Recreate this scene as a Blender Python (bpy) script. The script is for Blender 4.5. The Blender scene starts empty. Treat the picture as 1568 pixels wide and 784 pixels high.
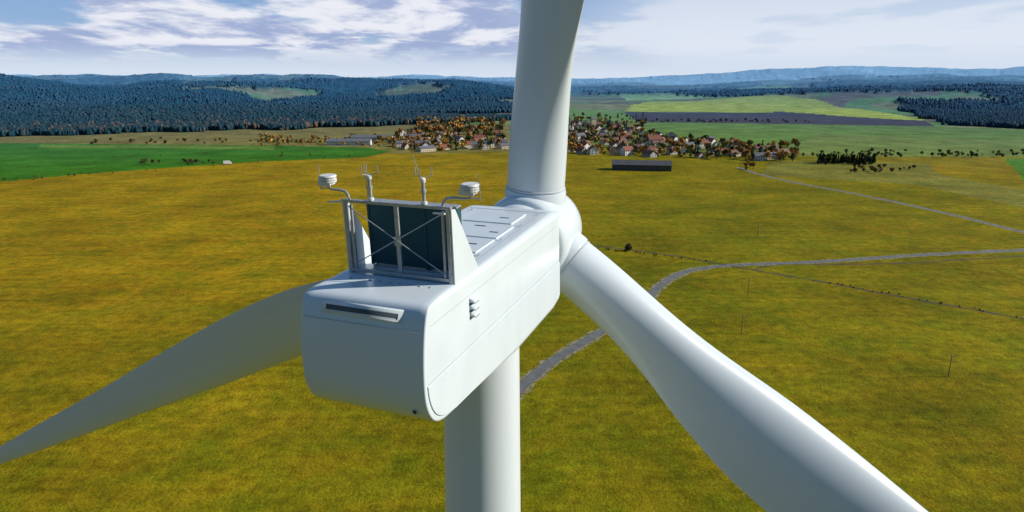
import bpy, math, random
import numpy as np
import bmesh
from mathutils import Vector, Matrix
random.seed(7); RNG=np.random.default_rng(11)
scene=bpy.context.scene
R=math.radians
CAMH=100.0; PITCH=14.5; FPX=1045.33
SP,CP=math.sin(R(PITCH)),math.cos(R(PITCH))

def ground(a,b):
    """image pixel -> real position on the ground plane (metres)"""
    u=(a-784)/FPX; v=(392-b)/FPX
    t=CAMH/max(1e-4,(SP-v*CP))
    return (u*t, t*(CP+SP*v))

# ------------------------------------------------ helpers
def link(o,parent=None):
    scene.collection.objects.link(o)
    if parent: o.parent=parent
    return o
def empty(name,loc=(0,0,0),rot=(0,0,0),parent=None):
    o=bpy.data.objects.new(name,None); o.location=loc; o.rotation_euler=rot
    o.empty_display_size=0.5
    return link(o,parent)
def mesh_obj(name,verts,faces,mat=None,parent=None,smooth=False):
    m=bpy.data.meshes.new(name); m.from_pydata([tuple(v) for v in verts],[],[tuple(f) for f in faces]); m.update()
    if mat: m.materials.append(mat)
    if smooth:
        m.polygons.foreach_set('use_smooth',[True]*len(m.polygons))
    o=bpy.data.objects.new(name,m); return link(o,parent)
def recalc(o):
    bm=bmesh.new(); bm.from_mesh(o.data); bmesh.ops.recalc_face_normals(bm,faces=bm.faces); bm.to_mesh(o.data); bm.free()
def autosmooth(o,ang=35):
    m=o.data
    m.polygons.foreach_set('use_smooth',[True]*len(m.polygons))
    try: m.set_sharp_from_angle(angle=R(ang))
    except Exception: pass
def bevel(o,w,seg=3,ang=35):
    b=o.modifiers.new('b','BEVEL'); b.width=w; b.segments=seg; b.limit_method='ANGLE'; b.angle_limit=R(ang)
    try: b.harden_normals=True
    except Exception: pass
    o.data.polygons.foreach_set('use_smooth',[True]*len(o.data.polygons))
def boxdata(x0,x1,y0,y1,z0,z1):
    v=[(x0,y0,z0),(x1,y0,z0),(x1,y1,z0),(x0,y1,z0),(x0,y0,z1),(x1,y0,z1),(x1,y1,z1),(x0,y1,z1)]
    f=[(0,3,2,1),(4,5,6,7),(0,1,5,4),(1,2,6,5),(2,3,7,6),(3,0,4,7)]
    return v,f
def box(name,x0,x1,y0,y1,z0,z1,mat,parent=None,bv=0):
    v,f=boxdata(x0,x1,y0,y1,z0,z1)
    o=mesh_obj(name,v,f,mat,parent)
    if bv: bevel(o,bv,2)
    return o
def merge(parts):
    V=[];F=[]
    for v,f in parts:
        n=len(V); V+=list(v); F+=[tuple(i+n for i in q) for q in f]
    return V,F
def tubedata(pts,rad,sides=10,cap=True):
    pts=[Vector(p) for p in pts]; n=len(pts)
    if not hasattr(rad,'__len__'): rad=[rad]*n
    V=[];F=[]
    d0=(pts[-1]-pts[0]).normalized()
    ref=Vector((0,0,1)) if abs(d0.z)<0.7 else Vector((1,.2,0)).normalized()
    for i,p in enumerate(pts):
        d=(pts[min(i+1,n-1)]-pts[max(i-1,0)]).normalized()
        rf=ref if abs(d.dot(ref))<.97 else Vector((0,1,0))
        a=d.cross(rf).normalized(); b=d.cross(a).normalized()
        for k in range(sides):
            t=2*math.pi*k/sides
            V.append(p+(a*math.cos(t)+b*math.sin(t))*rad[i])
    for i in range(n-1):
        for k in range(sides):
            k2=(k+1)%sides
            F.append((i*sides+k,i*sides+k2,(i+1)*sides+k2,(i+1)*sides+k))
    if cap:
        F.append(tuple(range(sides))[::-1]); F.append(tuple((n-1)*sides+k for k in range(sides)))
    return V,F
def tube(name,pts,rad,mat,parent=None,sides=12):
    v,f=tubedata(pts,rad,sides); o=mesh_obj(name,v,f,mat,parent); recalc(o); autosmooth(o,40); return o
def lathe(name,prof,mat,parent=None,axis='Y',sides=64):
    V=[];F=[]
    n=len(prof)
    for (h,r) in prof:
        for k in range(sides):
            t=2*math.pi*k/sides
            if axis=='Y': V.append((r*math.cos(t),h,r*math.sin(t)))
            else: V.append((r*math.cos(t),r*math.sin(t),h))
    for i in range(n-1):
        for k in range(sides):
            k2=(k+1)%sides
            F.append((i*sides+k,i*sides+k2,(i+1)*sides+k2,(i+1)*sides+k))
    F.append(tuple(range(sides))); F.append(tuple((n-1)*sides+k for k in range(sides)))
    o=mesh_obj(name,V,F,mat,parent); recalc(o); autosmooth(o,35); return o

# ------------------------------------------------ materials
def newmat(name,col=(.5,.5,.5),rough=.5,metal=0.0,spec=None):
    m=bpy.data.materials.new(name); m.use_nodes=True
    b=m.node_tree.nodes['Principled BSDF']
    b.inputs['Base Color'].default_value=(*col,1); b.inputs['Roughness'].default_value=rough; b.inputs['Metallic'].default_value=metal
    if spec is not None: b.inputs['Specular IOR Level'].default_value=spec
    return m
def noisy(name,c1,c2,scale=2.0,rough=.5,metal=0.0,detail=6,bump=0.0,stretch=(1,1,1),lo=.35,hi=.7,spec=None):
    m=newmat(name,c1,rough,metal,spec); nt=m.node_tree; N=nt.nodes; L=nt.links
    b=N['Principled BSDF']
    tc=N.new('ShaderNodeTexCoord'); mp=N.new('ShaderNodeMapping'); mp.inputs['Scale'].default_value=stretch
    no=N.new('ShaderNodeTexNoise'); no.inputs['Scale'].default_value=scale; no.inputs['Detail'].default_value=detail
    rp=N.new('ShaderNodeValToRGB'); rp.color_ramp.elements[0].position=lo; rp.color_ramp.elements[1].position=hi
    rp.color_ramp.elements[0].color=(*c1,1); rp.color_ramp.elements[1].color=(*c2,1)
    L.new(tc.outputs['Object'],mp.inputs['Vector']); L.new(mp.outputs['Vector'],no.inputs['Vector'])
    L.new(no.outputs['Fac'],rp.inputs['Fac']); L.new(rp.outputs['Color'],b.inputs['Base Color'])
    if bump:
        bp=N.new('ShaderNodeBump'); bp.inputs['Strength'].default_value=bump; bp.inputs['Distance'].default_value=.02
        L.new(no.outputs['Fac'],bp.inputs['Height']); L.new(bp.outputs['Normal'],b.inputs['Normal'])
    return m
M_white=noisy('nacelle_gelcoat',(.68,.76,.81),(.62,.69,.74),1.1,.22,stretch=(1,1,.45),lo=.42,hi=.95)
M_blade=noisy('blade_gelcoat',(.68,.75,.80),(.60,.66,.71),.5,.28,stretch=(1,1,.12),lo=.4,hi=.85)
M_tower=noisy('tower_paint',(.70,.77,.82),(.64,.70,.75),.6,.32,stretch=(1,1,.08),lo=.4,hi=.8)
M_galv=noisy('galvanised_steel',(.50,.52,.54),(.36,.38,.40),9,.42,.45)
M_plate=newmat('hatch_paint',(.54,.59,.63),.5)
M_seam=newmat('seam_sealant',(.38,.42,.46),.6)
M_dark=newmat('dark_rubber',(.03,.035,.04),.6)
M_slot=newmat('slot_marking_grey',(.05,.08,.10),.6)  # even dark grey for vent mouths, grilles, tail slot and roof markings
M_instr=newmat('instrument_plastic',(.72,.73,.72),.4)
M_rad=newmat('radiator_fins',(.02,.055,.065),.8,.0,.15)
nt=M_rad.node_tree;N=nt.nodes;L=nt.links;b=N['Principled BSDF']
tc=N.new('ShaderNodeTexCoord');wv=N.new('ShaderNodeTexWave');wv.bands_direction='Z';wv.inputs['Scale'].default_value=9;wv.inputs['Distortion'].default_value=.4
rp=N.new('ShaderNodeValToRGB');rp.color_ramp.elements[0].color=(.018,.060,.078,1);rp.color_ramp.elements[1].color=(.05,.12,.145,1)
L.new(tc.outputs['Object'],wv.inputs['Vector']);L.new(wv.outputs['Fac'],rp.inputs['Fac']);L.new(rp.outputs['Color'],b.inputs['Base Color'])

def attrmat(name,rough=.9,spec=.1,kind='tree'):
    m=newmat(name,(.1,.1,.1),rough,0,spec); nt=m.node_tree;N=nt.nodes;L=nt.links;b=N['Principled BSDF']
    at=N.new('ShaderNodeAttribute'); at.attribute_name='tint'
    geo=N.new('ShaderNodeNewGeometry')
    def noise(scale,detail,vec,rough=.55):
        n=N.new('ShaderNodeTexNoise'); n.inputs['Scale'].default_value=scale; n.inputs['Detail'].default_value=detail; n.inputs['Roughness'].default_value=rough
        L.new(vec,n.inputs['Vector']); return n.outputs['Fac']
    def rng(x,a,b_,lo,hi):
        r=N.new('ShaderNodeMapRange'); r.inputs[1].default_value=a;r.inputs[2].default_value=b_;r.inputs[3].default_value=lo;r.inputs[4].default_value=hi
        L.new(x,r.inputs[0]); return r.outputs[0]
    def mul(a,b_):
        x=N.new('ShaderNodeMath');x.operation='MULTIPLY';L.new(a,x.inputs[0]);L.new(b_,x.inputs[1]);return x.outputs[0]
    P=geo.outputs['Position']
    if kind=='ground':
        mp=N.new('ShaderNodeMapping'); mp.inputs['Rotation'].default_value=(0,0,R(-38)); mp.inputs['Scale'].default_value=(.014,.16,1)
        L.new(P,mp.inputs['Vector'])
        f=mul(rng(noise(1.0,5,mp.outputs['Vector'],.65),.3,.7,.82,1.18), rng(noise(.018,4,P),.3,.7,.72,1.28))
        f=mul(f, rng(noise(.22,6,P,.78),.34,.66,.60,1.40))
        f=mul(f, rng(noise(1.3,3,P,.75),.3,.7,.70,1.30))
        mx=N.new('ShaderNodeMix'); mx.data_type='RGBA'; mx.blend_type='MULTIPLY'
        L.new(rng(noise(.05,7,P,.7),.40,.62,0,1),mx.inputs[0])
        L.new(at.outputs['Color'],mx.inputs[6]); mx.inputs[7].default_value=(.64,.86,.8,1)
        colin=mx.outputs[2]
        bp=N.new('ShaderNodeBump'); bp.inputs['Strength'].default_value=.7; bp.inputs['Distance'].default_value=.6
        L.new(noise(1.0,3,P,.7),bp.inputs['Height']); L.new(bp.outputs['Normal'],b.inputs['Normal'])
    else:
        f=rng(noise(.35,2,P,.7),.3,.7,.7,1.3); colin=at.outputs['Color']
    sc=N.new('ShaderNodeVectorMath'); sc.operation='SCALE'
    L.new(colin,sc.inputs[0]); L.new(f,sc.inputs['Scale']); L.new(sc.outputs[0],b.inputs['Base Color'])
    return m
M_ground=attrmat('field_grass',.95,.05,'ground')
M_tree=attrmat('tree_foliage',.85,.1,'tree')

# ------------------------------------------------ numeric noise
def _hash(ix,iy,s):
    h=(ix.astype(np.int64)*374761393+iy.astype(np.int64)*668265263+s*1442695041)&0x7fffffff
    h=((h^(h>>13))*1274126177)&0x7fffffff
    return ((h^(h>>16))&0xffff)/65535.0
def vnoise(x,y,s=0):
    ix=np.floor(x);iy=np.floor(y);fx=x-ix;fy=y-iy
    fx=fx*fx*(3-2*fx);fy=fy*fy*(3-2*fy)
    a=_hash(ix,iy,s);b=_hash(ix+1,iy,s);c=_hash(ix,iy+1,s);d=_hash(ix+1,iy+1,s)
    return (a*(1-fx)+b*fx)*(1-fy)+(c*(1-fx)+d*fx)*fy
def fbm(x,y,s=0,o=4):
    r=0;a=.5;t=0
    for i in range(o):
        r=r+a*vnoise(x,y,s+i*17);t+=a;a*=.5;x=x*2.03;y=y*2.03
    return r/t
def sstep(a,b,x):
    t=np.clip((x-a)/(b-a),0,1);return t*t*(3-2*t)
def inpoly(x,y,poly):
    P=[ground(*p) for p in poly]; res=np.zeros(x.shape,bool); n=len(P)
    for i in range(n):
        x1,y1=P[i];x2,y2=P[(i+1)%n]
        c=((y1>y)!=(y2>y)); 
        with np.errstate(divide='ignore',invalid='ignore'):
            xi=(x2-x1)*(y-y1)/((y2-y1) if y2!=y1 else 1e-9)+x1
        res^=(c&(x<xi))
    return res
def height(x,y):
    r=np.hypot(x,y); az=np.arctan2(x,y)
    w=sstep(1450,3000,r)
    h=w*(fbm(x/800,y/800,3,4)-.45)*60
    left=sstep(.10,-.15,az)
    h+=sstep(1500,2300,r)*left*(70*np.clip(fbm(x/700,y/600,31,3)-.30,0,1))
    h+=sstep(2600,4200,r)*left*(170*np.clip(fbm(x/1300,y/1100,35,3)-.36,0,1)+4)
    right=sstep(.25,.55,az)
    h+=sstep(2600,4500,r)*right*(10+110*np.clip(fbm(x/1400,y/1400,41,3)-.25,0,1))
    h+=sstep(5000,9000,r)*np.clip(fbm(x/2200,y/2200,5,4)-.30,0,1)*200
    far=sstep(13000,22000,r)
    rr=sstep(.02,.42,az)
    h+=far*(120*fbm(x/4200,y/5000,9,3)+rr*(520*np.clip(fbm(x/3600,y/5200,13,5)-.30,0,1)+40))
    return h*(r>1400)
def haze(col,r):  # blue air haze painted into vertex colours, growing with distance from the origin
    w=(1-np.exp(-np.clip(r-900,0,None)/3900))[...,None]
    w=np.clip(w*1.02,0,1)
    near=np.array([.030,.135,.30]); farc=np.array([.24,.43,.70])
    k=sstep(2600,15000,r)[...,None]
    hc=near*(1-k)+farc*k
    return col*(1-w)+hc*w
F_LEFT=[(-900,216),(0,209),(180,205),(330,199),(500,196),(640,191),(760,187),(800,176),(800,128),(-900,128)]
F_RIGHT=[(1215,142),(1300,147),(1390,166),(1445,190),(1600,199),(2400,214),(2400,128),(1330,128)]
def forestmask(x,y):
    r=np.hypot(x,y)
    jx=x+(fbm(x/120,y/120,21,3)-.5)*120; jy=y+(fbm(x/120,y/120,22,3)-.5)*160
    f=inpoly(jx,jy,F_LEFT)
    f&=~((fbm(x/560,y/600,51,3)>.60)&(r>1900))
    g=inpoly(jx,jy,F_RIGHT)
    g&=~((fbm(x/600,y/600,52,3)>.60)&(r>2300))
    other=(r>2600)&(fbm(x/800,y/1400,53,3)>.52)
    return f|g|other

# ------------------------------------------------ terrain
def build_ground():
    dense=np.radians(np.linspace(-44,44,1050))
    coarse=np.radians(np.linspace(44,316,90))[1:-1]
    th=np.concatenate([dense,coarse]); nt_=len(th)
    rad=[2,30,70,110,150]+list(np.arange(165,600,13.0))
    d=np.concatenate([np.arange(9.46,1.0,-.036),np.arange(1.0,.2,-.012)])
    rad+=list(CAMH/np.tan(np.radians(d)))+[32000,36000,42000,50000]
    rad=np.array(rad); nr=len(rad)
    RR,TT=np.meshgrid(rad,th,indexing='ij')
    x=(RR*np.sin(TT)).ravel(); y=(RR*np.cos(TT)).ravel(); r=RR.ravel()
    z=height(x,y)
    fm=forestmask(x,y)
    z=z+fm*sstep(2600,3600,r)*(9+8*vnoise(x/25,y/25,77))
    n=len(x)
    col=np.zeros((n,3)); 
    gold=np.array([.345,.212,.006]); olive=np.array([.195,.168,.005]); 
    az=np.arctan2(x,y)
    g=sstep(.35,-.45,az)*sstep(150,480,r)*.9+(fbm(x/160,y/160,61,4)-.5)*1.1+.12+.28*sstep(300,800,r)
    g=np.clip(g,0,1)[:,None]
    col[:]=olive*(1-g)+gold*g
    def paint(poly,c,j=6,soft=.12):
        jx=x+(fbm(x/40,y/40,91,2)-.5)*j; jy=y+(fbm(x/40,y/40,92,2)-.5)*j*2
        m=inpoly(jx,jy,poly)
        cc=np.array(c)*(1+(fbm(x/220,y/220,int(c[0]*1000)+5,3)-.5)[:,None]*2*soft)
        col[m]=cc[m]
    pw=fbm(x/420,y/300,71,2)
    far=r>1290
    pc=np.where((pw>.58)[:,None],np.array([.30,.28,.10]),np.where((pw>.42)[:,None],np.array([.17,.30,.06]),np.array([.20,.15,.09])))
    col[far]=pc[far]
    paint([(-1200,200),(0,207),(250,201),(420,196),(620,192),(780,190),(780,232),(620,236),(430,226),(0,221),(-1200,216)],(.25,.19,.045),10)
    paint([(-1200,221),(0,219),(200,221),(430,223),(560,226),(600,232),(560,241),(400,247),(230,259),(120,267),(0,278),(-1200,395)],(.055,.180,.010),5)
    paint([(60,222),(420,224),(420,229),(60,226)],(.16,.24,.03),5)
    paint([(860,164),(975,168),(975,186),(860,182)],(.19,.31,.04))
    paint([(860,182),(975,186),(990,206),(1100,216),(1260,239),(1010,236),(860,215)],(.18,.20,.04))
    paint([(975,186),(1430,192),(1568,198),(2400,212),(2400,246),(1568,240),(1260,239),(1100,214),(985,206)],(.16,.25,.035),5)
    paint([(1250,205),(1568,215),(2400,232),(2400,246),(1568,240),(1260,239),(1200,230)],(.20,.25,.05),5)
    paint([(955,167),(1200,169),(1415,183),(1432,192),(975,186)],(.08,.050,.055),5)
    paint([(985,157),(1180,152),(1250,158),(1415,179),(1415,183),(1200,169),(955,167)],(.50,.55,.03),5)
    paint([(940,140),(1210,138),(1215,150),(960,154)],(.40,.60,.18),5)
    paint([(1180,246),(1420,250),(1440,268),(1568,290),(1568,246),(2400,250),(2400,400),(1568,318),(1400,283),(1165,268)],(.24,.205,.035),5)
    paint([(1538,243),(1700,243),(1850,300),(1580,290)],(.09,.23,.02),5)
    fc=np.array([.010,.034,.034])*(0.8+.4*vnoise(x/30,y/30,78))[:,None]
    col[fm]=fc[fm]
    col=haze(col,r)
    V=np.column_stack([x,y,z]); V=np.vstack([V,[[0,0,0]]]); col=np.vstack([col,[[.16,.14,.006]]])
    i=np.arange(nr-1)[:,None]; k=np.arange(nt_)[None,:]; k2=(k+1)%nt_
    Q=np.stack([i*nt_+k,(i+1)*nt_+k,(i+1)*nt_+k2,i*nt_+k2],-1).reshape(-1,4)[:,::-1]
    c=len(V)-1; kk=np.arange(nt_)
    T=np.stack([np.full(nt_,c),(kk+1)%nt_,kk],-1)
    m=bpy.data.meshes.new('ground'); m.vertices.add(len(V)); m.vertices.foreach_set('co',V.astype(np.float32).ravel())
    loops=np.concatenate([Q.ravel(),T.ravel()]); m.loops.add(len(loops)); m.loops.foreach_set('vertex_index',loops.astype(np.int32))
    nf=len(Q)+len(T); m.polygons.add(nf)
    st=np.concatenate([np.arange(len(Q))*4,len(Q)*4+np.arange(len(T))*3]).astype(np.int32)
    m.polygons.foreach_set('loop_start',st)
    m.update(calc_edges=True); m.validate()
    if m.polygons[0].normal.z<0: m.flip_normals()
    m.polygons.foreach_set('use_smooth',[True]*len(m.polygons))
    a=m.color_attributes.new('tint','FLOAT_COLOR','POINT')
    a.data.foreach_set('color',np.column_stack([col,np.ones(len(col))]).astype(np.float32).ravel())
    m.materials.append(M_ground)
    link(bpy.data.objects.new('ground',m))
build_ground()

def tri_mesh(name,V,F,C,mat,nside):
    m=bpy.data.meshes.new(name); m.vertices.add(len(V)); m.vertices.foreach_set('co',np.asarray(V,np.float32).ravel())
    F=np.asarray(F,np.int32); m.loops.add(F.size); m.loops.foreach_set('vertex_index',F.ravel())
    m.polygons.add(len(F)); m.polygons.foreach_set('loop_start',(np.arange(len(F))*nside).astype(np.int32))
    m.update(calc_edges=True)
    a=m.color_attributes.new('tint','FLOAT_COLOR','POINT')
    a.data.foreach_set('color',np.column_stack([C,np.ones(len(C))]).astype(np.float32).ravel())
    m.materials.append(mat); return link(bpy.data.objects.new(name,m))

# ------------------------------------------------ distant forest
def build_forest():
    n=150000
    az=np.radians(RNG.uniform(-43,43,n)); dep=np.radians(RNG.uniform(1.15,4.7,n))
    r=CAMH/np.tan(dep); x=r*np.sin(az); y=r*np.cos(az)
    k=forestmask(x,y); x=x[k];y=y[k];r=r[k]; n=len(x)
    z=height(x,y)+sstep(2600,3600,r)*5
    h=RNG.uniform(9,15,n)*(1+.25*sstep(2000,5000,r)); w=h*RNG.uniform(.26,.42,n)
    con=fbm(x/300,y/300,81,3)+RNG.uniform(-.15,.15,n)>.50
    S=6
    ang=RNG.uniform(0,6.28,n)
    V=np.zeros((n,2*S+2,3)); 
    for s in range(S):
        t=ang+s*2*math.pi/S
        j=RNG.uniform(.75,1.25,n)
        V[:,s]=np.column_stack([x+np.cos(t)*w*j,y+np.sin(t)*w*j,z+h*np.where(con,.12,.30)])
        j=RNG.uniform(.75,1.25,n)
        ws=np.where(con,.55,.92)
        V[:,S+s]=np.column_stack([x+np.cos(t+.5)*w*j*ws,y+np.sin(t+.5)*w*j*ws,z+h*np.where(con,.5,.72)])
    V[:,2*S]=np.column_stack([x,y,z-1]); V[:,2*S+1]=np.column_stack([x+RNG.uniform(-.5,.5,n),y,z+h])
    F=[]
    for s in range(S):
        s2=(s+1)%S
        F+=[(s,2*S,s2),(s,s2,S+s2),(s,S+s2,S+s),(S+s,S+s2,2*S+1)]
    F=np.array(F)[None]+ (np.arange(n)*(2*S+2))[:,None,None]
    c=np.where(con[:,None],np.array([.010,.036,.036]),np.array([.018,.038,.032]))
    aut=(RNG.random(n)<.05)&(~con); c[aut]=[.08,.055,.025]
    edge=(r<1700)&(RNG.random(n)<.16); c[edge]=[.16,.09,.03]
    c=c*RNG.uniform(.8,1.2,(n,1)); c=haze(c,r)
    C=np.repeat(c,2*S+2,axis=0)
    tri_mesh('distant_forest',V.reshape(-1,3),F.reshape(-1,3),C,M_tree,3)
build_forest()

# ------------------------------------------------ leaf-clump trees
def clump_trees(name,items,leaves=90):
    VV=[];CC=[]
    for (x,y,z,h,w,c,kind) in items:
        c=np.array(c)
        n=leaves
        if kind==1:
            t=RNG.random(n)**1.3; rr=(1-t)*w*.5*np.sqrt(RNG.random(n)); a=RNG.uniform(0,6.28,n)
            P=np.column_stack([rr*np.cos(a),rr*np.sin(a),h*(.08+.92*t)]); s=w*.17
        else:
            nl=6; lob=RNG.normal(0,1,(nl,3)); lob/=np.linalg.norm(lob,axis=1)[:,None]
            lob*=RNG.uniform(.25,.62,(nl,1)); lob[0]=0
            q=RNG.normal(0,1,(n,3)); q/=np.linalg.norm(q,axis=1)[:,None]; q*=(RNG.random((n,1))**.4)*.48
            P=(lob[RNG.integers(0,nl,n)]+q)*np.array([w*.5,w*.5,h*(.36 if kind!=3 else .5)])
            P[:,2]+=h*(.62 if kind!=3 else .45); s=w*.13 if n<200 else w*.055
        u=RNG.normal(0,1,(n,3));u/=np.linalg.norm(u,axis=1)[:,None]
        v=np.cross(u,RNG.normal(0,1,(n,3)));v/=np.linalg.norm(v,axis=1)[:,None]
        sz=s*RNG.uniform(.6,1.4,(n,1))
        quad=np.stack([P-u*sz-v*sz*.6,P+u*sz-v*sz*.7,P+u*sz*.8+v*sz,P-u*sz*.7+v*sz*.9],1)
        col=c[None]*RNG.uniform(.55,1.5,(n,1)); col=np.repeat(col,4,0)
        tr=[]
        tw=max(.12,h*.022)
        if kind!=3:
            segs=[((0,0,0),(0,0,h*.75),tw)]
            for b in range(4):
                a=RNG.uniform(0,6.28); segs.append(((0,0,h*(.3+.08*b)),(math.cos(a)*w*.3,math.sin(a)*w*.3,h*(.6+.08*b)),tw*.5))
            for (p,q2,ww) in segs:
                p=np.array(p);q2=np.array(q2)
                for d in (np.array([1,0,0]),np.array([0,1,0])):
                    tr.append([p-d*ww,p+d*ww,q2+d*ww*.3,q2-d*ww*.3])
            tr=np.array(tr); quad=np.concatenate([quad,tr]); col=np.concatenate([col,np.tile([[.05,.04,.03]],(len(tr)*4,1))])
        quad=quad.reshape(-1,3)+np.array([x,y,z])
        VV.append(quad);CC.append(col)
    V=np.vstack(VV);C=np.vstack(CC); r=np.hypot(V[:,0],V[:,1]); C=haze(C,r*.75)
    F=np.arange(len(V)).reshape(-1,4)
    return tri_mesh(name,V,F,C,M_tree,4)
AUT=[(.50,.24,.05),(.40,.20,.05),(.22,.16,.05),(.10,.12,.04),(.56,.34,.07),(.30,.18,.06),(.34,.19,.06),(.07,.09,.04),(.20,.18,.05)]
def rnd_in(poly,n):
    xs=[p[0] for p in poly];ys=[p[1] for p in poly];out=[]
    while len(out)<n:
        a=random.uniform(min(xs),max(xs));b=random.uniform(min(ys),max(ys))
        c=False;m=len(poly)
        for i in range(m):
            x1,y1=poly[i];x2,y2=poly[(i+1)%m]
            if (y1>b)!=(y2>b) and a<(x2-x1)*(b-y1)/(y2-y1)+x1: c=not c
        if c: out.append((a,b))
    return out
VB=[(862,198),(900,190),(960,192),(1000,207),(1060,214),(1130,222),(1215,236),(1195,247),(1060,243),(940,238),(862,234)]
VA=[(596,210),(640,203),(700,203),(778,206),(778,228),(700,231),(640,233),(596,228)]
items=[]
def tree_at(a,b,h=None,kind=None,c=None):
    x,y=ground(a,b); kind=kind if kind is not None else random.choice([0,0,0,0,1,3]); h=h or random.uniform(7,15)
    if kind==3: h*=.5
    w=h*(random.uniform(.65,.95) if kind in(0,2) else (.38 if kind==1 else 1.4))
    c=c or random.choice(AUT)
    if kind==1: c=(.02,.04,.018)
    items.append((x,y,float(height(np.array([x]),np.array([y]))[0]),h,w,c,kind))
for a,b in rnd_in(VB,330): tree_at(a,b)
for a,b in rnd_in(VA,170): tree_at(a,b)
for a,b in rnd_in([(636,186),(775,182),(775,206),(636,208)],130): tree_at(a,b,random.uniform(11,19),0)
for i in range(34): tree_at(random.uniform(1120,1225),random.uniform(226,250),random.uniform(9,14),0)
for i in range(120): tree_at(random.uniform(395,610),random.uniform(213,224),random.uniform(5,12),random.choice([0,0,3]),random.choice(AUT))
for i in range(24): tree_at(random.uniform(100,400),random.uniform(216,221),random.uniform(5,9),random.choice([0,3]),random.choice([(.06,.07,.03),(.10,.08,.03)]))
for i in range(80): tree_at(random.uniform(862,990),random.uniform(176,194),random.uniform(8,14),random.choice([0,0,1]))
for i in range(60): tree_at(random.uniform(970,1240),random.uniform(184,187),random.uniform(5,10),random.choice([0,3]),random.choice([(.06,.07,.03),(.10,.08,.03)]))
clump_trees('village_trees',items,80)
items=[]
for i in range(34): 
    a=random.uniform(0,545); tree_at(a,random.choice([random.uniform(236,243), 277-a*.068+random.uniform(-2,2)]) if a>180 else 277-a*.07+random.uniform(-2,2),random.uniform(2.0,4.5),random.choice([0,3]),random.choice([(.08,.08,.03),(.12,.10,.03),(.16,.12,.03)]))
for i in range(26): tree_at(random.choice([random.uniform(215,245),random.uniform(275,330)]),random.uniform(248,253),random.uniform(3,7),0,(.08,.07,.03))
clump_trees('field_edge_shrubs',items,60)
items=[]
for i in range(90):
    a=random.uniform(1225,1568); tree_at(a,241+random.uniform(-2,2)+random.choice([0,0,-5]),random.uniform(4,8),0,random.choice([(.12,.11,.04),(.18,.15,.05),(.09,.10,.04)]))
for i in range(26):
    a=random.uniform(1300,1400); tree_at(a,262+random.uniform(-4,4),random.uniform(4,8),0,random.choice([(.20,.13,.05),(.13,.09,.04)]))
clump_trees('roadside_trees',items,70)
items=[]
for i in range(44):
    a=1252+i*2.0+random.uniform(-1,1); tree_at(a,250+random.uniform(-2.5,2.5),random.uniform(8,12),1)
clump_trees('spruce_row',items,120)
x0,y0=ground(960,384)
clump_trees('bush',[(x0,y0,0,5.2,6.2,(.15,.105,.05),3)],700)
items=[]
for i in range(22): tree_at(890+i*9+random.uniform(-4,4),377+i*1.1,random.uniform(1.2,2.4),3,(.12,.09,.03))
for i in range(20): 
    a=random.uniform(1150,1560); tree_at(a,412+(a-1150)*.178+random.uniform(-1,2),random.uniform(1,2.0),3,(.12,.09,.025))
for i in range(10): tree_at(1145+random.uniform(-6,10),262-i*1.8,random.uniform(5,10),0,(.26,.14,.04))
clump_trees('hedge_shrubs',items,60)

# ------------------------------------------------ roads / tracks
M_asph=noisy('road_asphalt',(.10,.11,.115),(.17,.175,.17),.25,.9,bump=.2)
M_verge=noisy('gravel_verge',(.12,.105,.02),(.30,.27,.16),.6,.95,lo=.42,hi=.60)
M_track=noisy('dirt_track',(.045,.038,.010),(.10,.08,.02),.15,.95)
def strip(name,pts,width,z,mat,jit=0.0,parent=None,off=0):
    P=[Vector((*ground(*p),0)) if not isinstance(p,Vector) else p for p in pts]
    Q=[]
    for i in range(len(P)-1):
        p0=P[max(i-1,0)];p1=P[i];p2=P[i+1];p3=P[min(i+2,len(P)-1)]
        n=max(4,int((p2-p1).length/4)); n=min(n,80)
        for k in range(n):
            t=k/n
            Q.append(.5*((2*p1)+(-p0+p2)*t+(2*p0-5*p1+4*p2-p3)*t*t+(-p0+3*p1-3*p2+p3)*t**3))
    Q.append(P[-1]); V=[];F=[]
    for i,p in enumerate(Q):
        d=(Q[min(i+1,len(Q)-1)]-Q[max(i-1,0)]).normalized(); s=Vector((-d.y,d.x,0))
        j1=random.uniform(-jit,jit);j2=random.uniform(-jit,jit)
        a=p+s*(width/2+j1+off);b=p-s*(width/2+j2-off)
        V+=[(a.x,a.y,z),(b.x,b.y,z)]
        if i: F.append((2*i-2,2*i-1,2*i+1,2*i))
    o=mesh_obj(name,V,F,mat,parent)
    if o.data.polygons and o.data.polygons[0].normal.z<0: o.data.flip_normals()
    return o
TB=Vector((3.0,30.0,0))
RD=[TB,Vector((*ground(738,1100),0)),(742,800),(752,680),(775,620),(803,588),(850,550),(905,517),(955,488),(988,462),(1008,440),(1045,418),(1110,407),(1250,401),(1400,391),(1568,383),(1900,372)]
strip('gravel_verge',RD,6.8,.02,M_verge,.9); strip('road',RD,4.1,.045,M_asph,.18)
TR=[(700,366),(860,372),(960,382),(1060,396),(1120,408),(1250,430),(1400,458),(1568,488),(1900,548)]
strip('dirt_track',TR,2.6,.032,M_track,.8)
RD2=[(1130,256),(1160,266),(1220,280),(1300,295),(1420,320),(1568,356),(1900,440)]
strip('gravel_verge',RD2,7.0,.02,M_verge,.9); strip('road',RD2,3.6,.045,M_asph,.2)
strip('dirt_track',[(1150,414),(1200,405),(1350,404),(1568,392)],2.0,.012,M_track,.5)

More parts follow.
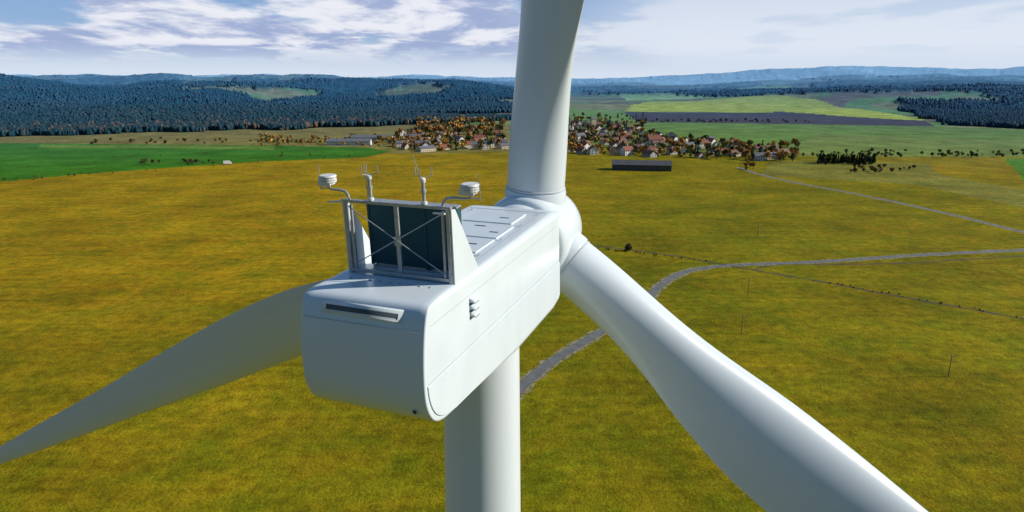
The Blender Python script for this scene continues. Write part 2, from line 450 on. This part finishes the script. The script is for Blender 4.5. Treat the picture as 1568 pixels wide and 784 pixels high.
# ------------------------------------------------ houses
M_wall=[newmat('plaster_white',(.74,.72,.68),.8),newmat('plaster_cream',(.60,.52,.38),.8),newmat('plaster_grey',(.46,.45,.44),.85)]
M_roof=[noisy('roof_tile_red',(.28,.10,.065),(.21,.075,.05),1.2,.8),noisy('roof_slate',(.15,.15,.17),(.11,.11,.13),1,.7),noisy('roof_tile_brown',(.20,.105,.075),(.15,.085,.06),1,.8)]
M_win=newmat('window_glass',(.04,.05,.06),.15)
M_door=newmat('door_wood',(.12,.07,.04),.6)
def house_meshes(L_,W_,H_,RH,wall,roof):
    V=[(-L_/2,-W_/2,0),(L_/2,-W_/2,0),(L_/2,W_/2,0),(-L_/2,W_/2,0),(-L_/2,-W_/2,H_),(L_/2,-W_/2,H_),(L_/2,W_/2,H_),(-L_/2,W_/2,H_),(-L_/2,0,H_+RH),(L_/2,0,H_+RH)]
    F=[(0,1,5,4),(2,3,7,6),(1,2,6,9,5),(3,0,4,8,7)]
    def mk(n,V,F,m):
        me=bpy.data.meshes.new(n); me.from_pydata(V,[],F); me.materials.append(m); me.update(); return me
    walls=mk('walls',V,F,wall)
    e=.5; t=.25; k=RH/(W_/2)
    def slab(s):
        y1=s*(W_/2+e); z1=H_-k*e
        a=[(-L_/2-e,y1,z1+.06),(L_/2+e,y1,z1+.06),(L_/2+e,0,H_+RH+.06),(-L_/2-e,0,H_+RH+.06)]
        b_=[(p[0],p[1],p[2]+t) for p in a]
        return a+b_,[(0,1,2,3),(4,5,6,7),(0,1,5,4),(1,2,6,5),(3,0,4,7)]
    rv,rf=merge([slab(1),slab(-1),boxdata(L_*.2,L_*.2+.7,.4,1.0,H_+RH*.5,H_+RH+1.0)])
    roofm=mk('roof',rv,rf,roof)
    parts=[];
    storeys=max(1,int((H_-.6)/2.5))
    for st in range(storeys):
        z0=1.0+st*2.7
        if z0+1.3>H_: break
        for i in range(int(L_/3)):
            xx=-L_/2+1.5+i*3
            for s in (-1,1):
                if st==0 and i==1 and s==-1: continue
                parts.append(boxdata(xx-.55,xx+.55,min(s*W_/2,s*(W_/2+.05)),max(s*W_/2,s*(W_/2+.05)),z0,z0+1.3))
        for s in (-1,1):
            for yy in (-W_/4,W_/4): parts.append(boxdata(min(s*L_/2,s*(L_/2+.05)),max(s*L_/2,s*(L_/2+.05)),yy-.5,yy+.5,z0,z0+1.3))
    wv_,wf=merge(parts); win=mk('windows',wv_,wf,M_win)
    xx=-L_/2+4.5
    dv,df=boxdata(xx-.5,xx+.5,-W_/2-.06,-W_/2,0.02,2.1); door=mk('door',dv,df,M_door)
    return walls,roofm,win,door
VAR=[]
for i,(l,w,h,rh) in enumerate([(12,9,3.2,3.6),(14,9,5.6,3.4),(10,8.5,3.2,4.2),(18,9,4.0,3.2),(12,10,5.8,3.8),(24,11,4.2,3.0),(11,9,3.2,3.8),(15,9,3.2,3.6)]):
    VAR.append(house_meshes(l,w,h,rh,M_wall[[0,0,1,2,0,1,0,2][i]],M_roof[[0,1,0,2,0,1,2,2][i]]))
placed=[]
def put_house(x,y,rot,var,name='village_house',s=1.0):
    z=float(height(np.array([x]),np.array([y]))[0])
    e=empty(name,(x,y,z),(0,0,rot)); e.scale=(s,s,s)
    for me,n in zip(VAR[var],('walls','roof','windows','door')):
        link(bpy.data.objects.new(n,me),e)
def scatter(poly,n,mind=17):
    c=0;tr=0
    while c<n and tr<6000:
        tr+=1
        a,b=rnd_in(poly,1)[0]; x,y=ground(a,b)
        if any((x-p)**2+(y-q)**2<mind**2 for p,q in placed): continue
        placed.append((x,y)); c+=1
        put_house(x,y,random.choice([0,math.pi/2])+random.uniform(-.4,.4)+.3,random.randrange(8),s=random.uniform(1.0,1.25))
scatter(VB,105); scatter(VA,44)
scatter([(862,190),(930,186),(960,190),(960,198),(862,200)],12)
M_shed=noisy('weathered_cladding',(.05,.055,.07),(.09,.09,.10),.4,.8)
M_shedroof=noisy('corrugated_roof',(.17,.18,.20),(.12,.125,.14),.3,.6)
VAR.append(house_meshes(66,20,6.5,4.2,M_shed,M_shed))   #8
VAR.append(house_meshes(62,14,5.6,3.4,M_wall[0],M_shedroof)) #9
VAR.append(house_meshes(10,9,19,4.5,M_wall[1],M_roof[1])) #10
x,y=ground(982,260); put_house(x,y,-.16,8,'farm_barn')
x,y=ground(535,222); put_house(x,y,.05,9,'farm_shed',1.1)
x,y=ground(562,219); put_house(x,y+40,.05,9,'farm_shed',1.1)
x,y=ground(908,196); put_house(x,y,.3,10,'church_tower')
x,y=ground(1001,222); put_house(x,y,.1,4,'apartment_house',1.6)
x,y=ground(735,226); put_house(x,y,.1,5,'farm_shed',1.3)
def truck():
    x,y=ground(349,252); e=empty('white_truck',(x,y,0),(0,0,.3)); e.scale=(1.15,1.15,1.15)
    W=newmat('truck_paint',(.8,.8,.8),.4)
    box('cargo_box',-4.2,2,-1.3,1.3,.9,4.0,W,e,.05)
    v=[(2.1,-1.15,.6),(4.1,-1.15,.6),(4.1,-1.15,1.7),(3.6,-1.15,2.7),(2.1,-1.15,2.7)]
    v=v+[(a,1.15,c) for a,_,c in v]; f=[(0,1,2,3,4),(9,8,7,6,5)]+[(i,(i+5),(i+1)%5+5,(i+1)%5) for i in range(5)]
    mesh_obj('cab',v,f,W,e)
    v=[(4.12,-1.0,1.75),(4.12,1.0,1.75),(3.64,1.0,2.62),(3.64,-1.0,2.62)]; mesh_obj('windscreen',v,[(0,1,2,3)],M_win,e)
    for i,(wx,wy) in enumerate([(-3,-1.1),(-3,1.1),(3.1,-1.1),(3.1,1.1)]):
        tube(f'wheel_{i+1}',[(wx,wy-.15,.48),(wx,wy+.15,.48)],.48,M_dark,e,16)
    box('chassis',-4,4,-.5,.5,.55,.88,M_dark,e)
truck()
M_pole=noisy('pole_wood',(.10,.075,.05),(.16,.12,.08),4,.85)
for a,b in [(1452,577),(1135,511),(1145,452),(1160,362)]:
    x,y=ground(a,b); e=empty('utility_pole',(x,y,0),(0,0,.4))
    tube('post',[(0,0,0),(0,0,4),(0,0,8.2)],[.17,.15,.12],M_pole,e,10)
    box('crossarm',-.9,.9,-.16,-.02,7.4,7.55,M_pole,e)
    for i,xx in enumerate((-.8,0,.8)): tube(f'insulator_{i+1}',[(xx,-.09,7.55),(xx,-.09,7.65),(xx,-.09,7.8)],[.04,.07,.03],M_instr,e,8)

# ------------------------------------------------ WIND TURBINE
BASE=Vector((-1.08,22.35,0))
turb=empty('wind_turbine',BASE)
RB,RT,ZTW=2.2,1.33,91.9
prof=[(0,RB)]
for i in range(1,31):
    z=ZTW*i/30; prof+=[(z,RB+(RT-RB)*(z/ZTW))]
tw=lathe('tower',prof,M_tower,turb,'Z',96)
for i,z in enumerate([30,60,82.5]):
    r=RB+(RT-RB)*(z/ZTW)
    lathe(f'tower_flange_{i+1}',[(z-.06,r+.002),(z-.05,r+.02),(z+.05,r+.02),(z+.06,r+.002)],M_tower,turb,'Z',96)
P0=Vector((-3.66,15.97,94.80))
nac=empty('nacelle',P0-BASE,(R(3.5),0,R(-22)),turb)
HW=1.8
def catmull(ctrl,k_=4):
    C=[Vector((a,b_,0)) for a,b_ in ctrl]; out=[]
    for i in range(len(C)-1):
        p0=C[max(i-1,0)];p1=C[i];p2=C[i+1];p3=C[min(i+2,len(C)-1)]
        for k in range(k_):
            t=k/k_; q=.5*((2*p1)+(-p0+p2)*t+(2*p0-5*p1+4*p2-p3)*t*t+(-p0+3*p1-3*p2+p3)*t**3); out.append((q.x,q.y))
    out.append(ctrl[-1]); return out
ctrl=[(.9,0),(.5,-.004),(.22,-.02),(.06,-.07),(-.05,-.18),(-.14,-.38),(-.22,-.65),(-.31,-1.1),(-.37,-1.6),(-.39,-2.1),(-.34,-2.5),(-.19,-2.85),(.06,-3.12),(.45,-3.30),(1.0,-3.40),(1.8,-3.48)]
pp=catmull(ctrl)
prof=[(10.1,-.10),(9.6,0)]+pp+[(5.6,-3.76),(9.3,-3.72),(10.1,-3.45)]
n=len(prof)
def nac_body():
    rad=.24; K=7
    mids=[(x,0.0) for x in np.linspace(-HW+rad+.3,HW-rad-.3,5)]
    allv=[]
    for k in range(K+1):
        a_=math.pi/2*k/K
        allv.append((-HW+rad*(1-math.cos(a_)), rad*(1-math.sin(a_))))
    allv=allv+mids+[(-x,i) for x,i in reversed(allv)]
    P=[Vector((a,b_)) for a,b_ in prof]
    nrm=[]
    for i in range(n):
        d=(P[(i+1)%n]-P[i-1]).normalized(); q=Vector((-d.y,d.x))
        if q.dot(Vector((5,-1.7))-P[i])<0: q=-q
        nrm.append(q)
    V=[];F=[]
    for (x,ins) in allv:
        for i in range(n):
            rear=max(0,min(1,(1.6-P[i].x)/1.6))
            fr=1-.78*rear
            q=P[i]+nrm[i]*ins*fr
            ax=abs(x); d_=HW-ax
            if d_<rad: ax=HW-d_*fr
            V.append((math.copysign(ax,x),q.x,q.y))
    m=len(allv)
    for j in range(m-1):
        for i in range(n):
            i2=(i+1)%n
            F.append((j*n+i,j*n+i2,(j+1)*n+i2,(j+1)*n+i))
    F.append(tuple(range(n))[::-1]); F.append(tuple((m-1)*n+i for i in range(n)))
    o=mesh_obj('nacelle_shell',V,F,M_white,nac)
    recalc(o); autosmooth(o,28)
nac_body()
for s in (-1,1):
    x0,x1=(HW-.01,HW+.03) if s>0 else (-HW-.03,-HW+.01)
    def sp(name,poly,mat=M_white,xa=x0,xb=x1,bv=.014):
        k=len(poly); V=[(xa,a,b_) for a,b_ in poly]+[(xb,a,b_) for a,b_ in poly]
        F=[tuple(range(k)),tuple(range(k,2*k))[::-1]]+[(i,(i+1)%k,(i+1)%k+k,i+k) for i in range(k)]
        o=mesh_obj(name,V,F,mat,nac); recalc(o)
        if bv: bevel(o,bv,2)
    sd='right' if s>0 else 'left'
    lowc=[p for p in pp if p[1]<-2.02 and p[0]<1.2]
    sp(f'side_panel_{sd}_lower',[(9.9,-2.0),(-.24,-2.0)]+[(p[0]+.13,p[1]+.12) for p in lowc]+[(5.6,-3.50),(9.2,-3.47),(9.9,-3.3)])
    sp(f'side_seam_{sd}',[(9.9,-1.955),(-.24,-1.955),(-.24,-1.975),(9.9,-1.975)],M_seam,(HW-.01)*s,(HW+.006)*s,0)
    sp(f'side_seam_{sd}_upper',[(9.6,-.52),(.05,-.52),(.05,-.532),(9.6,-.532)],M_seam,(HW-.01)*s,(HW+.004)*s,0)
    for i in range(3):
        zc=-.66-i*.20
        v=[(x0,2.22,zc-.07),(x0,2.58,zc-.07),(x0,2.58,zc+.07),(x0,2.22,zc+.07)]
        ox=(HW+.15)*s
        v+=[(ox,2.26,zc-.07),(ox,2.54,zc-.07),(ox*.985,2.50,zc+.0),(ox*.985,2.30,zc+.0)]
        f=[(0,1,2,3),(7,6,5,4),(0,1,5,4),(1,2,6,5),(2,3,7,6),(3,0,4,7)]
        mesh_obj(f'vent_cowl_{sd}_{i+1}',v,f,M_white,nac)
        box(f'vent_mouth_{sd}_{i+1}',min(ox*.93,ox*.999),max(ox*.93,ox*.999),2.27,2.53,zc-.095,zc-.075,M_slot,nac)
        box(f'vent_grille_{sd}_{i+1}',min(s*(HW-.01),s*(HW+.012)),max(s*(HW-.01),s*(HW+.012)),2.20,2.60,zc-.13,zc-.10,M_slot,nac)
def tail_y(z):
    c=[p for p in pp if p[0]<1.0 and p[1]>-2.2]
    c.sort(key=lambda p:-p[1]); y=c[0][0]
    for i in range(len(c)-1):
        if c[i][1]>=z>=c[i+1][1]:
            t=(c[i][1]-z)/(c[i][1]-c[i+1][1]+1e-9); return c[i][0]+(c[i+1][0]-c[i][0])*t
    return y
def tail_patch(name,xa,xb,za,zb,off,mat):
    V=[];F=[];K=8
    for k in range(K+1):
        z=za+(zb-za)*k/K; y=tail_y(z)
        V+=[(xa,y-off,z),(xb,y-off,z)]
        if k: F.append((2*k-2,2*k-1,2*k+1,2*k))
    o=mesh_obj(name,V,F,mat,nac,True)
    sl=o.modifiers.new('s','SOLIDIFY'); sl.thickness=.02; sl.offset=0
    return o
tail_patch('tail_slot_rim',-1.16,1.16,-.15,-.45,.006,M_white)
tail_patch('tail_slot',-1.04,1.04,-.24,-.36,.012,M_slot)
tail_patch('tail_slot_lip',-1.04,1.04,-.35,-.38,.026,M_plate)
tail_patch('tail_seam',-1.70,1.70,-.60,-.606,.006,M_seam)
yd=-.29
tube('drain_port',[(1.42,yd-.03,-2.72),(1.42,yd+.3,-2.65)],.05,M_dark,nac,16)
tube('drain_port_ring',[(1.42,yd-.01,-2.72),(1.42,yd+.3,-2.65)],.08,M_plate,nac,16)
for i,(xa,xb,ya,yb) in enumerate([(-1.0,.05,4.2,5.6),(.15,1.1,4.2,5.6),(-1.0,1.1,5.75,7.2),(-.9,.9,7.5,8.9)]):
    box(f'roof_hatch_{i+1}',xa,xb,ya,yb,-.02,.035,M_white,nac,.012)
k=0
for yy in (4.0,5.67,7.35,9.0):
    for xx in (-1.25,1.3):
        k+=1; tube(f'safety_eye_{k}',[(xx,yy-.07,0),(xx,yy-.05,.06),(xx,yy,.08),(xx,yy+.05,.06),(xx,yy+.07,0)],.014,M_seam,nac,6)
for i,(xx,yy,w) in enumerate([(.35,3.45,.5),(.75,3.15,.35),(-.5,3.5,.3),(.6,6.3,.3),(.2,8.1,.35),(-.3,3.15,.4),(.5,4.9,.3),(-.2,6.9,.4)]):
    zb=.0355 if yy>4 else .001
    box(f'roof_marking_{i+1}',xx,xx+w,yy,yy+.10,zb,zb+.004,M_slot,nac)
for i,yy in enumerate((3.0,9.3)): box(f'roof_seam_{i+1}',-1.5,1.5,yy,yy+.03,-.01,.006,M_seam,nac)
box('roof_seam_long_1',-1.3,-1.27,3.05,9.28,-.01,.006,M_seam,nac)
box('roof_seam_long_2',1.38,1.41,3.05,9.28,-.01,.006,M_seam,nac)
for i in range(9):
    box(f'roof_bolt_{i+1}',-1.2+i*.3,-1.14+i*.3,1.15,1.21,-.005,.02,M_seam,nac)
# cooler frame
cf=empty('cooler_top',(.10,0,-.02),(0,0,0),nac)
X=1.52; Y0=1.62; Z1=1.98
for i,xx in enumerate((-X,X)):
    box(f'frame_post_{i+1}',xx-.05,xx+.05,Y0-.05,Y0+.05,-.02,Z1,M_galv,cf,.008)
    box(f'frame_post_inner_{i+1}',xx-.03-.16*np.sign(xx),xx+.03-.16*np.sign(xx),Y0-.03,Y0+.03,.18,Z1-.06,M_galv,cf)
box('frame_top_beam',-X-.10,X+.10,Y0-.06,Y0+.06,Z1,Z1+.08,M_galv,cf,.01)
box('frame_bottom_beam',-X+.05,X-.05,Y0-.05,Y0+.05,.06,.16,M_galv,cf,.01)
box('frame_centre_post',-.06,.06,Y0+.0,Y0+.06,.16,Z1,M_galv,cf,.008)
box('frame_centre_plate',-.10,.10,Y0-.012,Y0-.004,.9,1.15,M_galv,cf)
v,f=merge([tubedata([(-X+.1,Y0-.03,.25),(X-.1,Y0-.03,Z1-.08)],.015,8),tubedata([(X-.1,Y0-.065,.25),(-X+.1,Y0-.065,Z1-.08)],.015,8)])
o=mesh_obj('cross_braces',v,f,M_galv,cf); recalc(o); autosmooth(o)
for i,(a,b_) in enumerate([(-1.22,-.44),(-.38,.46),(.52,1.4)]):
    box(f'radiator_core_{i+1}',a,b_,Y0+.62,Y0+.82,.12,Z1-.14,M_rad,cf)
for i,(a,b_) in enumerate([(-1.28,-1.22),(-.44,-.38),(.46,.52),(1.40,1.46)]):
    box(f'radiator_header_{i+1}',a,b_,Y0+.59,Y0+.85,.08,Z1-.12,M_rad,cf)
box('radiator_top',-1.28,1.46,Y0+.58,Y0+.86,Z1-.118,Z1-.07,M_galv,cf)
box('radiator_base',-1.22,1.4,Y0+.58,Y0+.86,.0,.075,M_galv,cf)
for i,s in enumerate((-1,1)):
    a,b_=s*(X+.055),s*(X+.105)
    poly=[(Y0-.02,-.02),(Y0-.02,Z1+.0),(Y0+.20,Z1-.02),(Y0+1.45,-.02)]
    V=[(a,p,q) for p,q in poly]+[(b_,p,q) for p,q in poly]
    F=[(0,1,2,3),(7,6,5,4)]+[(j,(j+1)%4,(j+1)%4+4,j+4) for j in range(4)]
    o=mesh_obj(f'side_fin_{i+1}',V,F,M_white,cf); recalc(o)
    bevel(o,.012,2)
ZT=Z1+.08
for s,nm in ((-1,'left'),(1,'right')):
    e_=0 if s<0 else .16
    pts=[(s*1.38,Y0,ZT-.02),(s*1.40,Y0,ZT+.10),(s*1.50,Y0,ZT+.21),(s*1.70,Y0,ZT+.24),(s*(1.90+e_),Y0,ZT+.24),(s*(2.00+e_),Y0,ZT+.28),(s*(2.04+e_),Y0,ZT+.38)]
    tube(f'{nm}_arm',pts,.036,M_galv,cf,12)
    cx=s*(2.0+e_); zl=ZT-.02
    v,f=merge([tubedata([(cx,Y0,zl+.40),(cx,Y0,zl+.44)],.17,20),tubedata([(cx,Y0,zl+.46),(cx,Y0,zl+.50)],.22,20),tubedata([(cx,Y0,zl+.52),(cx,Y0,zl+.56)],.22,20),tubedata([(cx,Y0,zl+.43),(cx,Y0,zl+.60)],.14,20),tubedata([(cx,Y0,zl+.60),(cx,Y0,zl+.64)],[.23,.21],20)])
    o=mesh_obj(f'{nm}_obstruction_light',v,f,M_instr,cf); recalc(o); autosmooth(o)
    box(f'{nm}_light_bracket',cx-.20,cx+.16,Y0-.16,Y0-.12,zl+.36,zl+.64,M_instr,cf,.02)
    box(f'{nm}_light_box',cx-.26,cx-.04,Y0-.12,Y0+.10,zl+.36,zl+.52,M_instr,cf,.02)
    tube(f'{nm}_lightning_rod',[(cx+s*.26,Y0,ZT+.2),(cx+s*.26,Y0,ZT+.90)],[.012,.006],M_galv,cf,6)
    tube(f'{nm}_rod_clamp',[(cx,Y0,ZT+.26),(cx+s*.28,Y0,ZT+.26)],.016,M_galv,cf,6)
    tube(f'{nm}_side_stub',[(s*(X-.35),Y0-.12,ZT-.16),(s*(X+.08),Y0-.32,ZT-.10)] if s>0 else [(-X,Y0-.02,ZT-.06),(-X-.40,Y0-.2,ZT-.06)],.026,M_instr,cf,8)
def mast(nm,mx,h,arms,ph):
    tube(f'{nm}',[(mx,Y0,ZT),(mx,Y0,ZT+h)],.048,M_galv,cf,12)
    tube(f'{nm}_collar',[(mx,Y0,ZT+.02),(mx,Y0,ZT+.09)],.085,M_instr,cf,12)
    tube(f'{nm}_band',[(mx,Y0,ZT+h*.55),(mx,Y0,ZT+h*.68)],.07,M_galv,cf,12)
    tube(f'{nm}_sensor',[(mx,Y0,ZT+h),(mx,Y0,ZT+h+.08),(mx,Y0,ZT+h+.12)],[.07,.075,.03],M_instr,cf,12)
    for i in range(3):
        a=ph+i*2.094
        tube(f'{nm}_arm_{i+1}',[(mx,Y0,ZT+h+.1),(mx+.24*math.cos(a),Y0+.24*math.sin(a),ZT+h+.16),(mx+.24*math.cos(a),Y0+.24*math.sin(a),ZT+h+.36)],.013,M_galv,cf,6)
mast('wind_mast_left',-.72,.58,3,.3)
mast('wind_mast_right',.86,.58,3,.8)
tube('lightning_rod_left',[(-.80,Y0,ZT+.1),(-.84,Y0,ZT+1.0)],[.012,.006],M_galv,cf,6)
tube('lightning_rod_slanted',[(.82,Y0,ZT+.62),(.62,Y0,ZT+1.25)],[.013,.007],M_galv,cf,6)
ym=lathe('yaw_skirt',[(-4.05,1.36),(-4.0,1.45),(-3.8,1.5),(-3.7,1.5)],M_white,nac,'Z',64); ym.location=(0,6.9,0)
# ----- rotor
HUBY=12.0
rot=empty('rotor',(0,HUBY,-1.62),(0,0,0),nac)
lathe('main_bearing_collar',[(-2.05,1.45),(-1.9,1.56),(-1.55,1.58),(-1.5,1.56)],M_white,rot,'Y',72)
sp_=[(-1.50,1.60),(-1.46,1.70),(-1.35,1.78),(-1.0,1.84),(0,1.86),(.8,1.80),(1.5,1.62),(2.1,1.28),(2.5,.85),(2.72,.4),(2.78,.05)]
lathe('hub_spinner',sp_,M_white,rot,'Y',72)
def blade_mesh():
    rs=[1.2,2.0,2.6,3.2,4,5,6,7,8,9,10.5,12,14,16,18.5,21,24,27,30,34,38,42,46,49,51.5,53,53.8,54.2]
    cr=[0,3,5,7,9,12,15,20,30,44,50,53,54.2]; cc=[2.3,2.3,2.42,2.75,3.2,3.9,4.0,3.6,2.55,1.6,1.1,.6,.12]
    tr_=[0,6,9,12,18,30,45,55]; tt=[.95,.62,.45,.36,.28,.22,.19,.17]
    wr=[0,5,10,15,22,30,38,55]; wt=[30,32,33,28,18,11,6,2]
    NP=44; V=[];F=[]
    for r in rs:
        c=np.interp(r,cr,cc);th=np.interp(r,tr_,tt);tw_=R(np.interp(r,wr,wt)); w=float(sstep(2.6,10.0,np.array(r)))
        for k in range(NP):
            t=2*math.pi*k/NP
            xc=(1-math.cos(t))/2; sg=1 if math.sin(t)>=0 else -1
            yt=5*th*(.2969*math.sqrt(max(xc,0))-.126*xc-.3516*xc**2+.2843*xc**3-.1036*xc**4)
            cam=.035*4*xc*(1-xc)
            ax=(xc-.32)*c; ay=-(cam+sg*yt)*c
            cx=(xc-.5)*2.3; cy=-math.sin(t)*1.15
            X_=cx*(1-w)+ax*w; Y_=cy*(1-w)+ay*w
            xr=X_*math.cos(tw_)+Y_*math.sin(tw_)*1; yr=-X_*math.sin(tw_)+Y_*math.cos(tw_)
            V.append((xr,yr+ 1.6*(r/54)**2,r))
    for i in range(len(rs)-1):
        for k in range(NP):
            k2=(k+1)%NP; F.append((i*NP+k,i*NP+k2,(i+1)*NP+k2,(i+1)*NP+k))
    F.append(tuple(range(NP))); F.append(tuple((len(rs)-1)*NP+k for k in range(NP)))
    o=mesh_obj('tmp',V,F,M_blade); recalc(o)
    me=o.data; bpy.data.objects.remove(o); return me
bme=blade_mesh()
for i,az in enumerate((4,125.6,243.5)):
    b_=bpy.data.objects.new(f'blade_{i+1}',bme); link(b_,rot); b_.rotation_euler=(0,R(az),0)
    autosmooth(b_,50)
    s_=b_.modifiers.new('s','SUBSURF'); s_.levels=1; s_.render_levels=1
    c=lathe(f'blade_collar_{i+1}',[(1.2,1.22),(1.80,1.22),(1.88,1.20),(1.9,1.16)],M_white,rot,'Z',64); c.rotation_euler=(0,R(az),0)
    c=lathe(f'blade_root_ring_{i+1}',[(1.93,1.155),(1.94,1.18),(1.99,1.18),(2.0,1.155)],M_plate,rot,'Z',64); c.rotation_euler=(0,R(az),0)

# ------------------------------------------------ sky, sun
EL,AZ=29,90
S=Vector((math.cos(R(EL))*math.sin(R(AZ)),math.cos(R(EL))*math.cos(R(AZ)),math.sin(R(EL))))
sl=bpy.data.lights.new('sun','SUN'); sl.energy=5.0; sl.angle=R(.5); sl.color=(1,.93,.82)
so=bpy.data.objects.new('sun',sl); so.rotation_euler=S.to_track_quat('Z','Y').to_euler(); so.location=(0,0,300); link(so)
w=bpy.data.worlds.new('World'); scene.world=w; w.use_nodes=True
nt=w.node_tree;N=nt.nodes;L=nt.links
bg=N['Background']; bg.inputs['Strength'].default_value=.09
sky=N.new('ShaderNodeTexSky'); sky.sky_type='NISHITA'; sky.sun_disc=False; sky.sun_elevation=R(EL); sky.sun_rotation=R(AZ); sky.altitude=400; sky.air_density=1.0; sky.dust_density=.4; sky.ozone_density=3
tc=N.new('ShaderNodeTexCoord'); sep=N.new('ShaderNodeSeparateXYZ'); L.new(tc.outputs['Generated'],sep.inputs[0])
def math_(op,a,b_=None,clamp=False):
    m=N.new('ShaderNodeMath');m.operation=op;m.use_clamp=clamp
    for i,q in enumerate((a,b_)):
        if q is None: continue
        if isinstance(q,(int,float)): m.inputs[i].default_value=q
        else: L.new(q,m.inputs[i])
    return m.outputs[0]
def rng(x,a,b_,lo,hi,sm=True):
    r=N.new('ShaderNodeMapRange'); r.interpolation_type='SMOOTHSTEP' if sm else 'LINEAR'
    r.inputs[1].default_value=a;r.inputs[2].default_value=b_;r.inputs[3].default_value=lo;r.inputs[4].default_value=hi
    L.new(x,r.inputs[0]); return r.outputs[0]
zz=math_('MAXIMUM',sep.outputs['Z'],0.0)
den=math_('ADD',zz,.10)
cx=math_('DIVIDE',sep.outputs['X'],den); cy=math_('MULTIPLY',math_('DIVIDE',sep.outputs['Y'],den),.7)
cmb=N.new('ShaderNodeCombineXYZ'); L.new(cx,cmb.inputs[0]);L.new(cy,cmb.inputs[1])
def noise(scale,detail,ro=.55,dist=0,off=0,sc=(1,1,1)):
    n=N.new('ShaderNodeTexNoise'); n.inputs['Scale'].default_value=scale;n.inputs['Detail'].default_value=detail;n.inputs['Roughness'].default_value=ro;n.inputs['Distortion'].default_value=dist
    mp=N.new('ShaderNodeMapping'); mp.inputs['Location'].default_value=(off,off*1.7,off*.3); mp.inputs['Scale'].default_value=sc; L.new(cmb.outputs[0],mp.inputs['Vector']); L.new(mp.outputs[0],n.inputs['Vector']); return n.outputs['Fac']
def mix(f,a,b_):
    m=N.new('ShaderNodeMix'); m.data_type='RGBA'
    if isinstance(f,(int,float)): m.inputs[0].default_value=f
    else: L.new(f,m.inputs[0])
    for i,q in ((6,a),(7,b_)):
        if isinstance(q,tuple): m.inputs[i].default_value=(*q,1)
        else: L.new(q,m.inputs[i])
    return m.outputs[2]
n1=noise(.95,9,.52,.2,5.3); n2=noise(1.5,6,.58,.3,9.4)
lowband=rng(zz,.015,.05,0,1)
topfade=rng(zz,.13,.26,1,.10)
left=rng(sep.outputs['X'],-.05,.25,0,1)
front=rng(sep.outputs['Y'],-.1,.5,.0,1)
mask=math_('MULTIPLY',math_('MULTIPLY',rng(n1,.41,.51,0,1),lowband),topfade)
mask=math_('MULTIPLY',mask,math_('SUBTRACT',1,math_('MULTIPLY',left,.55)))
mask=math_('MULTIPLY',mask,front)
veil=rng(zz,.0,.075,.93,.10)
veil=math_('MAXIMUM',veil,math_('MULTIPLY',left,rng(zz,.03,.20,.88,0)))
veil=math_('MULTIPLY',veil,front)
base0=mix(.60,sky.outputs['Color'],(1.5,3.5,8.0))
hi=rng(zz,.13,.3,0,1)
skyblue=mix(.80,sky.outputs['Color'],(.30,1.25,2.8))
base0=mix(hi,base0,skyblue)
base0=mix(front,skyblue,base0)
base=mix(veil,base0,(7.8,8.7,10.0))
cc=mix(rng(n2,.42,.58,0,1),(3.9,4.8,7.4),(9.2,9.4,10.2))
cc=mix(left,cc,(9.4,9.7,10.4))
fin=mix(mask,base,cc)
L.new(fin,bg.inputs['Color'])

# ------------------------------------------------ camera
cam=bpy.data.cameras.new('camera'); cam.lens=24; cam.sensor_width=36; cam.clip_end=120000; cam.clip_start=.1
co=bpy.data.objects.new('camera',cam); co.location=(0,0,CAMH); co.rotation_euler=(R(90-PITCH),0,0); link(co)
scene.camera=co
scene.view_settings.view_transform='Standard'; scene.view_settings.look='None'; scene.view_settings.exposure=0; scene.view_settings.gamma=1
